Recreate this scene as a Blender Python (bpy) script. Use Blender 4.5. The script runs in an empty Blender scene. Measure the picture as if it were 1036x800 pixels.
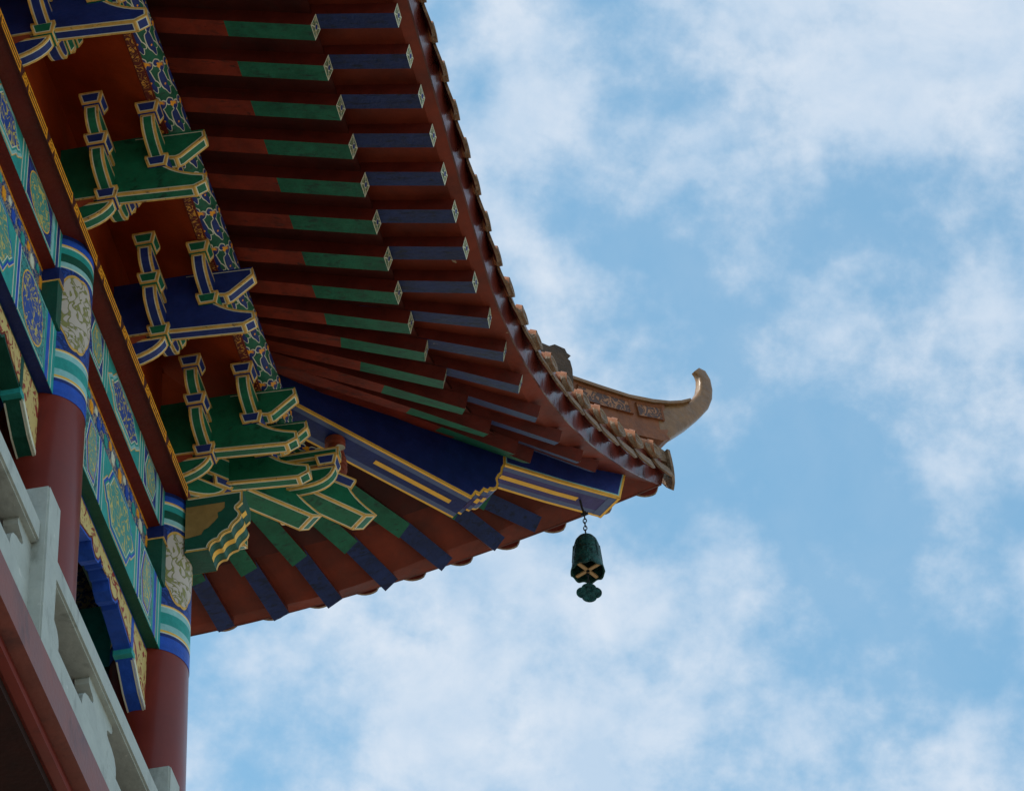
import bpy, bmesh, math, random
from mathutils import Vector, Matrix
random.seed(7)
scene = bpy.context.scene
COL = scene.collection
# ------------------------------------------------------------------ camera, sky, sun, exposure
cam_d = bpy.data.cameras.new("Camera"); cam = bpy.data.objects.new("Camera", cam_d); COL.objects.link(cam)
R_ = Vector((0.98069134, 0.19274766, -0.03305821)); U_ = Vector((0.15457433, -0.66044239, 0.73479427))
R_ = R_.normalized()
F_ = Vector((-0.11979683, 0.72571633, 0.67748397))
U_ = Vector((0.15457433*0+R_.cross(F_).x, R_.cross(F_).y, R_.cross(F_).z))
m = Matrix((( R_.x, U_.x, -F_.x), (R_.y, U_.y, -F_.y), (R_.z, U_.z, -F_.z)))
cam.matrix_world = Matrix.Translation((6.54093902, -22.35270268, 1.56586973)) @ m.to_4x4()
cam_d.sensor_width = 36; cam_d.lens = 36*4000/1036; cam_d.clip_end = 5000
scene.camera = cam
scene.view_settings.view_transform = 'Standard'; scene.view_settings.look = 'None'
scene.view_settings.exposure = 0.10; scene.view_settings.gamma = 1
scene.view_settings.use_curve_mapping = False
SUN_EL = math.radians(50)
SUN_DIR = Vector((-1.0, -0.45, 0)).normalized()*math.cos(SUN_EL) + Vector((0, 0, math.sin(SUN_EL)))
sl = bpy.data.lights.new("Sun", 'SUN'); sl.energy = 3.5; sl.angle = math.radians(.5); sl.color = (1, .95, .87)
so = bpy.data.objects.new("Sun", sl); COL.objects.link(so)
so.rotation_euler = SUN_DIR.to_track_quat('Z', 'Y').to_euler()
world = bpy.data.worlds.new("World"); scene.world = world; world.use_nodes = True
def build_world():
    nt = world.node_tree; nt.nodes.clear(); N = nt.nodes.new; L = nt.links.new
    out = N('ShaderNodeOutputWorld'); bg = N('ShaderNodeBackground'); sky = N('ShaderNodeTexSky')
    sky.sky_type = 'NISHITA'; sky.sun_disc = False; sky.sun_elevation = SUN_EL
    sky.sun_rotation = math.atan2(SUN_DIR.x, SUN_DIR.y); sky.air_density = 1.0; sky.dust_density = 1.2; sky.ozone_density = 1.5
    geo = N('ShaderNodeTexCoord')
    sep = N('ShaderNodeSeparateXYZ'); L(geo.outputs['Generated'], sep.inputs[0])
    zc = N('ShaderNodeMath'); zc.operation = 'MAXIMUM'; L(sep.outputs[2], zc.inputs[0]); zc.inputs[1].default_value = .08
    dx = N('ShaderNodeMath'); dx.operation = 'DIVIDE'; L(sep.outputs[0], dx.inputs[0]); L(zc.outputs[0], dx.inputs[1])
    dy = N('ShaderNodeMath'); dy.operation = 'DIVIDE'; L(sep.outputs[1], dy.inputs[0]); L(zc.outputs[0], dy.inputs[1])
    cb = N('ShaderNodeCombineXYZ'); L(dx.outputs[0], cb.inputs[0]); L(dy.outputs[0], cb.inputs[1])
    mp = N('ShaderNodeMapping'); mp.inputs['Rotation'].default_value = (0, 0, math.radians(-28)); mp.inputs['Scale'].default_value = (1.0, 1.0, 1.15)
    mp.inputs['Location'].default_value = CLOUD_OFF
    L(geo.outputs['Generated'], mp.inputs[0])
    def noise(sc, det, rough, dist=0.0):
        n = N('ShaderNodeTexNoise'); n.inputs['Scale'].default_value = sc; n.inputs['Detail'].default_value = det
        n.inputs['Roughness'].default_value = rough; n.inputs['Distortion'].default_value = dist; L(mp.outputs[0], n.inputs[0]); return n
    a = noise(8.5, 3, .5, .1); b = noise(40, 7, .58, 0)
    def mth(op, x, y):
        q = N('ShaderNodeMath'); q.operation = op
        for i, v in enumerate((x, y)):
            if isinstance(v, (int, float)): q.inputs[i].default_value = v
            else: L(v, q.inputs[i])
        return q.outputs[0]
    s = mth('ADD', mth('MULTIPLY', a.outputs[0], .50), mth('MULTIPLY', b.outputs[0], .50))
    mr = N('ShaderNodeMapRange'); mr.interpolation_type = 'SMOOTHSTEP'; L(s, mr.inputs[0])
    mr.inputs[1].default_value = .395; mr.inputs[2].default_value = .60
    c = noise(30, 6, .6, .3)
    shade = N('ShaderNodeMapRange'); L(c.outputs[0], shade.inputs[0]); shade.inputs[1].default_value = .35; shade.inputs[2].default_value = .65
    cc = N('ShaderNodeMix'); cc.data_type = 'RGBA'; L(shade.outputs[0], cc.inputs[0])
    cc.inputs[6].default_value = (4.7, 5.8, 7.1, 1); cc.inputs[7].default_value = (6.5, 7.0, 7.7, 1)
    thin = mth('ADD', mth('MULTIPLY', mr.outputs[0], .68), .20)
    skyc = N('ShaderNodeMix'); skyc.data_type = 'RGBA'; skyc.blend_type = 'MULTIPLY'; skyc.inputs[0].default_value = 1
    L(sky.outputs[0], skyc.inputs[6]); skyc.inputs[7].default_value = SKY_TINT
    mx = N('ShaderNodeMix'); mx.data_type = 'RGBA'; L(thin, mx.inputs[0]); L(skyc.outputs[2], mx.inputs[6]); L(cc.outputs[2], mx.inputs[7])
    L(mx.outputs[2], bg.inputs[0]); bg.inputs[1].default_value = .113; L(bg.outputs[0], out.inputs[0])
CLOUD_OFF = (7.222, 2.175, 1.05); SKY_TINT = (1.2, 2.12, 2.0, 1)
build_world()

# ------------------------------------------------------------------ materials
def mat(name, col, rough=.6, var=.25, nscale=8, metal=0, coat=0, bump=.05, bscale=30, spec=.28, dirt=0.0):
    mt = bpy.data.materials.new(name); mt.use_nodes = True; nt = mt.node_tree; N = nt.nodes.new; L = nt.links.new
    b = nt.nodes['Principled BSDF']; tc = N('ShaderNodeTexCoord')
    n = N('ShaderNodeTexNoise'); n.inputs['Scale'].default_value = nscale; n.inputs['Detail'].default_value = 6; n.inputs['Roughness'].default_value = .65
    L(tc.outputs['Object'], n.inputs[0])
    r = N('ShaderNodeMapRange'); r.inputs[1].default_value = .3; r.inputs[2].default_value = .7
    r.inputs[3].default_value = 1-var; r.inputs[4].default_value = 1+var; L(n.outputs[0], r.inputs[0])
    mx = N('ShaderNodeMix'); mx.data_type = 'RGBA'; mx.blend_type = 'MULTIPLY'; mx.inputs[0].default_value = 1
    mx.inputs[6].default_value = (*col, 1); L(r.outputs[0], mx.inputs[7])
    last = mx.outputs[2]
    if dirt:
        n2 = N('ShaderNodeTexNoise'); n2.inputs['Scale'].default_value = nscale*2.7; n2.inputs['Detail'].default_value = 8; n2.inputs['Roughness'].default_value = .7
        L(tc.outputs['Object'], n2.inputs[0])
        r2 = N('ShaderNodeMapRange'); r2.inputs[1].default_value = .56; r2.inputs[2].default_value = .68; r2.inputs[4].default_value = dirt; L(n2.outputs[0], r2.inputs[0])
        m2 = N('ShaderNodeMix'); m2.data_type = 'RGBA'; L(r2.outputs[0], m2.inputs[0]); L(last, m2.inputs[6]); m2.inputs[7].default_value = (.03, .028, .022, 1)
        last = m2.outputs[2]
    L(last, b.inputs['Base Color'])
    rr = N('ShaderNodeMapRange'); rr.inputs[3].default_value = max(.05, rough-.12); rr.inputs[4].default_value = min(1, rough+.12); L(n.outputs[0], rr.inputs[0])
    L(rr.outputs[0], b.inputs['Roughness'])
    b.inputs['Metallic'].default_value = metal; b.inputs['Coat Weight'].default_value = coat; b.inputs['Coat Roughness'].default_value = .12
    b.inputs['Specular IOR Level'].default_value = spec
    if bump:
        n3 = N('ShaderNodeTexNoise'); n3.inputs['Scale'].default_value = bscale; n3.inputs['Detail'].default_value = 4; L(tc.outputs['Object'], n3.inputs[0])
        bp = N('ShaderNodeBump'); bp.inputs['Strength'].default_value = 1; bp.inputs['Distance'].default_value = bump*.1; L(n3.outputs[0], bp.inputs['Height'])
        L(bp.outputs[0], b.inputs['Normal']); 
        if coat: L(bp.outputs[0], b.inputs['Coat Normal'])
    return mt
M = dict(
 green=mat('green_paint', (.010, .15, .075), .5, .22, 7), dgreen=mat('dark_green_paint', (.010, .085, .055), .5, .22, 7),
 blue=mat('blue_paint', (.016, .034, .19), .5, .25, 7), navy=mat('navy_paint', (.010, .022, .13), .5, .25, 7),
 gold=mat('gold_paint', (.74, .42, .10), .45, .2, 12), ochre=mat('ochre_paint', (.33, .19, .06), .55, .2, 10),
 orange=mat('orange_gilding', (1.0, .40, .025), .4, .2, 25, bump=.08), cream=mat('cream_line_paint', (.74, .72, .56), .6, .1),
 teal=mat('teal_paint', (.03, .34, .31), .5, .2, 9), sky=mat('pale_teal_paint', (.30, .58, .58), .5, .15, 9),
 royal=mat('royal_blue_paint', (.02, .09, .50), .45, .2, 9), 
 red=mat('red_column_paint', (.19, .024, .014), .36, .16, 2.2, coat=.15, bump=.015, bscale=5, dirt=.0),
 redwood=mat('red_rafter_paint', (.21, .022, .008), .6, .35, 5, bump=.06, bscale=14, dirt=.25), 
 iboard=mat('shade_red_board_and_plate_edge', (.075, .010, .005), .62, .4, 2.5, bump=.06, bscale=9, dirt=.3),  # board red darkened to paint in shade between rafters; also backs plate edge
 side=mat('shade_red_rafter_side', (.11, .012, .006), .6, .35, 5, bump=.06, bscale=14, dirt=.3),  # rafter red darkened on the flanks, shade of the gaps put into colour
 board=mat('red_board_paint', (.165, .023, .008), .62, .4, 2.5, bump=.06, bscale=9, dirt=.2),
 soffit=mat('orange_red_board', (.36, .045, .006), .6, .25, 3, bump=.03), maroon=mat('maroon_paint', (.15, .015, .007), .55, .2, 4),
 rgreen=mat('green_rafter_paint', (.014, .13, .07), .55, .3, 6, dirt=.25), rblue=mat('blue_rafter_paint', (.013, .026, .105), .5, .35, 6, dirt=.35),
 violet=mat('violet_paint', (.055, .045, .17), .5, .2, 7), steel=mat('greyblue_paint', (.085, .12, .25), .5, .15, 7), yel=mat('yellow_stripe_paint', (.92, .50, .07), .5, .12, 9),
 lacquer=mat('lacquered_board', (.10, .016, .010), .30, .5, 5, coat=.25, bump=.35, bscale=2.2),
 tile=mat('terracotta_barrel', (.36, .13, .055), .5, .3, 9, bump=.06, bscale=20, dirt=.3), tend=mat('weathered_tile_end', (.22, .13, .075), .55, .45, 14, bump=.2, bscale=30, dirt=.5),
 ridge=mat('terracotta_ridge', (.21, .066, .022), .5, .3, 6, bump=.1, bscale=14, dirt=.35), horn=mat('glazed_horn', (.21, .098, .032), .42, .3, 7, coat=.1, spec=.4, bump=.15, bscale=9, dirt=.3),
 dark=mat('dark_tile', (.075, .042, .024), .7, .4, 8, bump=.2), bronze=mat('verdigris_bronze', (.012, .06, .05), .5, .8, 14, metal=.3, bump=.25, bscale=22, dirt=.6),
 iron=mat('iron', (.02, .02, .022), .6, .3), slat=mat('tan_wood', (.42, .26, .12), .6, .2), 
 stone=mat('pale_grey_paint', (.42, .44, .40), .6, .12, 5, bump=.06, bscale=18, dirt=.12), pink=mat('faded_red_fascia', (.22, .068, .052), .5, .2, 3, bump=.03),
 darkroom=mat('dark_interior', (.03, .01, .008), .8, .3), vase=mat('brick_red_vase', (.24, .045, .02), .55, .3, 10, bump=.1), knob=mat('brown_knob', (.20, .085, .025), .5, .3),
 plaster=mat('tower_wall', (.22, .05, .04), .7, .2, 1), paving=mat('grey_paving', (.32, .27, .21), .85, .3, .3, bump=0),
)
def node_mat(name):
    mt = bpy.data.materials.new(name); mt.use_nodes = True; nt = mt.node_tree
    return mt, nt, nt.nodes.new, nt.links.new, nt.nodes['Principled BSDF']
def filigree(name, base, gold, scale=26, width=.045, stretch=(1, 1, 1), thr=.5):
    """curling painted scrollwork: thin contours of a warped noise"""
    mt, nt, N, L, b = node_mat(name)
    tc = N('ShaderNodeTexCoord'); mp = N('ShaderNodeMapping'); mp.inputs['Scale'].default_value = stretch; L(tc.outputs['Object'], mp.inputs[0])
    n = N('ShaderNodeTexNoise'); n.inputs['Scale'].default_value = scale; n.inputs['Detail'].default_value = 1.5; n.inputs['Distortion'].default_value = 1.6; L(mp.outputs[0], n.inputs[0])
    s = N('ShaderNodeMath'); s.operation = 'SUBTRACT'; L(n.outputs[0], s.inputs[0]); s.inputs[1].default_value = thr
    a = N('ShaderNodeMath'); a.operation = 'ABSOLUTE'; L(s.outputs[0], a.inputs[0])
    r = N('ShaderNodeMapRange'); L(a.outputs[0], r.inputs[0]); r.inputs[1].default_value = width; r.inputs[2].default_value = width*1.5; r.inputs[3].default_value = 1; r.inputs[4].default_value = 0
    m2 = N('ShaderNodeMix'); m2.data_type = 'RGBA'; L(r.outputs[0], m2.inputs[0]); m2.inputs[6].default_value = (*base, 1); m2.inputs[7].default_value = (*gold, 1)
    L(m2.outputs[2], b.inputs['Base Color']); b.inputs['Roughness'].default_value = .5
    bp = N('ShaderNodeBump'); bp.inputs['Distance'].default_value = .006; L(r.outputs[0], bp.inputs['Height']); L(bp.outputs[0], b.inputs['Normal'])
    return mt
M['drag_green'] = filigree('green_dragon_panel', (.06, .30, .26), (.62, .50, .14), 7.5, .03)
M['drag_blue'] = filigree('blue_dragon_panel', (.02, .07, .34), (.66, .50, .12), 8, .03)
M['drag_pale'] = filigree('pale_dragon_panel', (.16, .34, .30), (.62, .50, .14), 9, .03)
M['scroll'] = filigree('white_scroll_panel', (.60, .50, .43), (.28, .26, .08), 7, .03)
M['wave'] = filigree('blue_wave_panel', (.02, .07, .36), (.008, .03, .18), 14, .06)
M['twave'] = filigree('teal_wave_panel', (.05, .34, .32), (.02, .12, .14), 17, .04)
M['carved'] = filigree('gilded_carving', (.34, .03, .01), (.66, .48, .16), 9, .10)
M['relief'] = filigree('relief_carving', (.07, .024, .010), (.32, .12, .04), 11, .04)
M['chain'] = filigree('gilt_chain_band', (.14, .015, .008), (.85, .38, .05), 16, .022)
M['flower'] = filigree('floral_board', (.40, .33, .24), (.02, .06, .22), 15, .06)
M['rim'] = filigree('green_gold_rafter_end', (.02, .14, .11), (.50, .42, .20), 40, .05)
M['eye'] = mat('brick_red_recess', (.40, .075, .03), .6, .2); M['pinkish'] = mat('salmon_paint', (.50, .19, .12), .5, .15)

def add_chips(key, col, sc=2.3, lo=.705, hi=.72, streak=(1, 1, 1)):
    nt = M[key].node_tree; N = nt.nodes.new; L = nt.links.new; b = nt.nodes['Principled BSDF']
    tc = N('ShaderNodeTexCoord'); mp = N('ShaderNodeMapping'); mp.inputs['Scale'].default_value = streak; L(tc.outputs['Object'], mp.inputs[0])
    n = N('ShaderNodeTexNoise'); n.inputs['Scale'].default_value = sc; n.inputs['Detail'].default_value = 9; n.inputs['Roughness'].default_value = .66; n.inputs['Distortion'].default_value = .4; L(mp.outputs[0], n.inputs[0])
    r = N('ShaderNodeMapRange'); r.inputs[1].default_value = lo; r.inputs[2].default_value = hi; L(n.outputs[0], r.inputs[0])
    old = b.inputs['Base Color'].links[0].from_socket
    m = N('ShaderNodeMix'); m.data_type = 'RGBA'; L(r.outputs[0], m.inputs[0]); L(old, m.inputs[6]); m.inputs[7].default_value = (*col, 1); L(m.outputs[2], b.inputs['Base Color'])
add_chips('board', (.46, .34, .22), 2.6, .69, .70)
add_chips('redwood', (.33, .20, .12), 7, .72, .74); add_chips('redwood', (.06, .012, .008), 5, .56, .66, (.6, 4, 4))
add_chips('rgreen', (.02, .05, .04), 5, .54, .66, (1, 5, 5)); add_chips('rblue', (.008, .012, .03), 5, .52, .66, (1, 5, 5)); add_chips('rblue', (.25, .22, .18), 9, .73, .75)
add_chips('red', (.09, .018, .014), 3, .56, .72, (1, 1, .25)); add_chips('stone', (.20, .21, .18), 4, .55, .72, (1, 1, .4)); add_chips('stone', (.55, .55, .50), 14, .66, .69)
add_chips('gold', (.22, .13, .06), 20, .58, .66); add_chips('green', (.006, .05, .03), 8, .56, .68); add_chips('pink', (.13, .05, .045), 3, .5, .65, (1, 1, .5))

# ------------------------------------------------------------------ scene tree helpers
def empty(name, loc=(0, 0, 0), parent=None):
    o = bpy.data.objects.new(name, None); COL.objects.link(o); o.location = loc
    o.empty_display_size = .2
    if parent: o.parent = parent
    return o
def link(name, bm, mats, parent=None, smooth=False):
    me = bpy.data.meshes.new(name); bm.normal_update(); bm.to_mesh(me); bm.free()
    for k in mats: me.materials.append(M[k])
    if smooth:
        for p in me.polygons: p.use_smooth = True
        try: me.set_sharp_from_angle(angle=math.radians(38))
        except Exception: pass
    o = bpy.data.objects.new(name, me); COL.objects.link(o)
    if parent: o.parent = parent
    return o
def fr(origin, u, v, w):
    """frame: local (a,b,c) -> world"""
    o, u, v, w = Vector(origin), Vector(u), Vector(v), Vector(w)
    return lambda a, b, c: o + a*u + b*v + c*w
def prism(bm, pts, half, T, b0=0.0, mi=0):
    """extrude polygon pts [(a,c)] by b in [b0-half, b0+half]; returns (capA, capB, sides)"""
    A = [bm.verts.new(T(a, b0-half, c)) for a, c in pts]; B = [bm.verts.new(T(a, b0+half, c)) for a, c in pts]
    n = len(pts); ca = bm.faces.new(A[::-1]); cb = bm.faces.new(B); sd = []
    for i in range(n): sd.append(bm.faces.new((A[i], A[(i+1) % n], B[(i+1) % n], B[i])))
    for f in [ca, cb]+sd: f.material_index = mi
    return ca, cb, sd
def outline(bm, groups, g=.018, c=.006, mg=1, mc=2, mi=0, ztop=None, even=True):
    """border every face group with a gold edge, a cream line inside it, then its own colour"""
    for grp in groups:
        grp = [f for f in grp if f.is_valid]
        if not grp: continue
        try:
            if g:
                r = bmesh.ops.inset_region(bm, faces=grp, thickness=g, use_even_offset=even, use_boundary=True)
                for f in r['faces']: f.material_index = mi if ztop and f.calc_center_median().z > ztop else mg
            r = bmesh.ops.inset_region(bm, faces=grp, thickness=c, use_even_offset=even, use_boundary=True)
            for f in r['faces']: f.material_index = mi if ztop and f.calc_center_median().z > ztop else mc
            for f in grp: f.material_index = mi
        except Exception as ex: print('inset', ex)
def group_sides(sd, ang=32):
    gs = []; cur = [sd[0]]
    for a, b in zip(sd, sd[1:]):
        a.normal_update(); b.normal_update()
        if a.normal.angle(b.normal, 0) < math.radians(ang): cur.append(b)
        else: gs.append(cur); cur = [b]
    gs.append(cur)
    if len(gs) > 1 and sd[-1].normal.angle(sd[0].normal, 0) < math.radians(ang): gs[0] = gs.pop()+gs[0]
    return gs
def box(bm, x0, x1, y0, y1, z0, z1, mi=0, T=None):
    T = T or (lambda a, b, c: Vector((a, b, c)))
    v = [bm.verts.new(T(a, b, c)) for a in (x0, x1) for b in (y0, y1) for c in (z0, z1)]
    fs = [(0, 1, 3, 2), (4, 6, 7, 5), (0, 4, 5, 1), (2, 3, 7, 6), (0, 2, 6, 4), (1, 5, 7, 3)]
    out = [bm.faces.new([v[i] for i in f]) for f in fs]
    for f in out: f.material_index = mi
    return out
def lathe(bm, prof, T, seg=32, mi=0, a0=0, rad=None):
    rings = []
    for r, z in prof:
        rings.append([bm.verts.new(T((r*(rad(2*math.pi*k/seg) if rad else 1))*math.cos(2*math.pi*k/seg+a0), (r*(rad(2*math.pi*k/seg) if rad else 1))*math.sin(2*math.pi*k/seg+a0), z)) for k in range(seg)])
    for a, b in zip(rings, rings[1:]):
        for k in range(seg): bm.faces.new((a[k], a[(k+1) % seg], b[(k+1) % seg], b[k])).material_index = mi
    return rings
def tube(bm, pts, r, seg=10, mi=0, cap=True):
    rings = []; pts = [Vector(p) for p in pts]
    for i, p in enumerate(pts):
        d = (pts[min(i+1, len(pts)-1)]-pts[max(i-1, 0)]).normalized()
        a = d.cross(Vector((0, 0, 1)) if abs(d.z) < .9 else Vector((1, 0, 0))).normalized(); b = d.cross(a)
        rings.append([bm.verts.new(p+r*(math.cos(2*math.pi*k/seg)*a+math.sin(2*math.pi*k/seg)*b)) for k in range(seg)])
    for a, b in zip(rings, rings[1:]):
        for k in range(seg): bm.faces.new((a[k], a[(k+1) % seg], b[(k+1) % seg], b[k])).material_index = mi
    if cap:
        bm.faces.new(rings[0]).material_index = mi; bm.faces.new(rings[-1][::-1]).material_index = mi
def fixn(bm): bmesh.ops.recalc_face_normals(bm, faces=bm.faces[:])

IDT = fr((0, 0, 0), (1, 0, 0), (0, 1, 0), (0, 0, 1))
SWAP = fr((0, 0, 0), (0, 1, 0), (1, 0, 0), (0, 0, 1))

# ------------------------------------------------------------------ ground
bm = bmesh.new(); S = 1500
bm.faces.new([bm.verts.new(p) for p in ((-S, -S, 0), (S, -S, 0), (S, S, 0), (-S, S, 0))])
g = link('ground', bm, ['paving']); g['kind'] = 'structure'

# ------------------------------------------------------------------ pavilion
PAV = empty('pavilion'); PAV['label'] = 'ornate painted Chinese pavilion with red columns, bracket sets and upturned tiled eaves'
PAV['category'] = 'pavilion'
BAY = 2.87
YC = [0, -BAY, -2*BAY-.39, -3*BAY-.8]           # column centres along the facade
ZT = 21.755                                      # underside of the plate
# columns
def column(x, y, vis=True):
    bm = bmesh.new(); T = fr((0, 0, 0), (1, 0, 0), (0, 1, 0), (0, 0, 1))
    lathe(bm, [(.305, 15.8), (.30, 20.2)], T, 64)
    c = link('column', bm, ['red'], PAV, True); c.location = (x, y, 0)
    if not vis: return c
    bm = bmesh.new(); R = .3035; seg = 160
    bands = [(20.20, 20.33, 'royal'), (20.33, 20.36, 'blue'), (20.36, 20.372, 'cream'), (20.372, 20.39, 'yel'), (20.39, 20.45, 'sky'), (20.45, 20.56, 'teal'),
             (20.56, 20.61, 'sky'), (20.61, 20.622, 'cream'), (20.622, 20.635, 'yel'), (20.635, 21.43, 'wave'), (21.43, 21.445, 'cream'), (21.445, 21.49, 'sky'),
             (21.49, 21.57, 'dgreen'), (21.57, 21.63, 'teal'), (21.63, 21.645, 'cream'), (21.645, 21.66, 'yel'), (21.66, 21.72, 'royal'), (21.72, 21.755, 'blue')]
    names = []
    for z0, z1, k in bands:
        if k not in names: names.append(k)
    for e in ('scroll', 'gold'): names.append(e)
    for z0, z1, k in bands:
        lathe(bm, [(R, z0), (R, z1)], T, seg, names.index(k))
    rr = [bm.verts.new((R*math.cos(2*math.pi*k/seg), R*math.sin(2*math.pi*k/seg), 20.2)) for k in range(seg)]
    r2 = [bm.verts.new((.296*math.cos(2*math.pi*k/seg), .296*math.sin(2*math.pi*k/seg), 20.2)) for k in range(seg)]
    for k in range(seg): bm.faces.new((rr[k], r2[k], r2[(k+1) % seg], rr[(k+1) % seg])).material_index = names.index('blue')
    # lobed white medallions wrapped round the shaft
    for th in (-.50, -.50+math.pi/2, -.50+math.pi, -.50-math.pi/2):
        for rad, kk, sc in ((.3065, 'gold', 1.0), (.3085, 'scroll', .93)):
            cv = bm.verts.new((rad*math.cos(th), rad*math.sin(th), 21.03)); ring = []
            NN = 96; rows = []
            for lev in (.35, .7, 1):
                row = []
                for k in range(NN):
                    a = 2*math.pi*k/NN; lob = 1+.055*abs(math.sin(4*a))-.03
                    w = .185*(1+.22*math.sin(a)) if True else 0
                    row.append(bm.verts.new((rad*math.cos(th+lev*sc*lob*w*math.cos(a)/.3), rad*math.sin(th+lev*sc*lob*w*math.cos(a)/.3), 21.03+lev*sc*lob*.365*math.sin(a))))
                rows.append(row)
            for k in range(NN): bm.faces.new((cv, rows[0][k], rows[0][(k+1) % NN])).material_index = names.index(kk)
            for p, q in zip(rows, rows[1:]):
                for k in range(NN): bm.faces.new((p[k], q[k], q[(k+1) % NN], p[(k+1) % NN])).material_index = names.index(kk)
    fixn(bm)
    k = link('painted_collar', bm, names, c, True)
    return c
for i, y in enumerate(YC): column(0, y, i < 3)
for x in (-BAY, -2*BAY-.39): column(x, 0, False)

# flat plate on the columns
PZ0, PZ1, PX = ZT, 21.845, .305
def plate(T, sgn, y0, y1, nm='plate'):
    bm = bmesh.new()
    box(bm, -PX, PX, y0, y1, PZ0, PZ1, 0, T)
    y = min(y1-.03, -.19) if sgn > 0 else y1; e0, e1 = PZ0-.032, PZ1-.003
    box(bm, PX-.006, PX+.004, y0, y+.02, e0, e1, 1, T)
    per = .65; X = PX+.0045; H = e1-e0
    while y > y0+.7:
        for j in range(3):   # long parallel bars
            z = e0+.006+j*(H-.012-.018)/2
            box(bm, X, X+.002, y-.45, y, z, z+.018, 2, T)
        box(bm, X, X+.004, y-.012, y+.002, e0+.006, e1-.006, 2, T); box(bm, X, X+.004, y-.452, y-.440, e0+.006, e1-.006, 2, T)
        for j in range(3):   # short curl between them
            z = e0+.012+j*(H-.024)/2.5
            box(bm, X, X+.004, y-.60+j*.02, y-.50+j*.02, z, z+.018, 2, T)
        box(bm, X, X+.004, y-.545, y-.532, e0+.02, e1-.02, 2, T)
        y -= per
    return link(nm, bm, ['maroon', 'iboard', 'orange'], PAV)
plate(IDT, 1, -9, .305)
plate(SWAP, 1, -7, -.31)

# architraves ------------------------------------------------
def poly_patch(bm, pts, x, th, mi, T):
    """thin raised painted panel on plane a=x, pts = [(b,c)]"""
    F = [bm.verts.new(T(x+th, b, c)) for b, c in pts]; B = [bm.verts.new(T(x-.004, b, c)) for b, c in pts]
    n = len(pts)
    bm.faces.new(F).material_index = mi
    for i in range(n): bm.faces.new((F[i], B[i], B[(i+1) % n], F[(i+1) % n])).material_index = mi
def scale_poly(pts, d):
    n = len(pts); out = []
    ar = sum(pts[i][0]*pts[(i+1) % n][1]-pts[(i+1) % n][0]*pts[i][1] for i in range(n))
    s = 1 if ar > 0 else -1
    for i in range(n):
        p0, p1, p2 = Vector(pts[i-1]), Vector(pts[i]), Vector(pts[(i+1) % n])
        e1 = (p1-p0).normalized(); e2 = (p2-p1).normalized()
        n1 = Vector((-e1.y, e1.x))*s; n2 = Vector((-e2.y, e2.x))*s
        b = (n1+n2); b = b.normalized() if b.length > 1e-4 else n1
        k = d/max(.35, b.dot(n1)); out.append(tuple(p1+b*k))
    return out
def nested(bm, pts, x, T, layers, names):
    th = .002; p = pts
    for k, ins in layers:
        if ins: p = scale_poly(p, ins)
        poly_patch(bm, p, x, th, names.index(k), T); th += .0018
def hexa(y0, y1, z0, z1, tip):
    zm = (z0+z1)/2; return [(y0, zm), (y0+tip, z0), (y1-tip, z0), (y1, zm), (y1-tip, z1), (y0+tip, z1)]
def fangxin(y0, y1, z0, z1):
    zm = (z0+z1)/2; h = (z1-z0)/2
    L = [(y0, zm), (y0+.10, zm-h*.45), (y0+.13, zm-h*.45), (y0+.22, z0)]
    Rr = [(y1-.22, z0), (y1-.13, zm-h*.45), (y1-.10, zm-h*.45), (y1, zm)]
    return L+Rr+[(y1-.10, zm+h*.45), (y1-.13, zm+h*.45), (y1-.22, z1), (y0+.22, z1), (y0+.13, zm+h*.45), (y0+.10, zm+h*.45)]
def ellipse(yc, zc, a, b, n=28, lob=.06):
    return [(yc+a*(1+lob*abs(math.sin(k*math.pi*4/n*1)))*math.cos(2*math.pi*k/n), zc+b*(1+lob*abs(math.sin(k*math.pi*4/n)))*math.sin(2*math.pi*k/n)) for k in range(n)]
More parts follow.
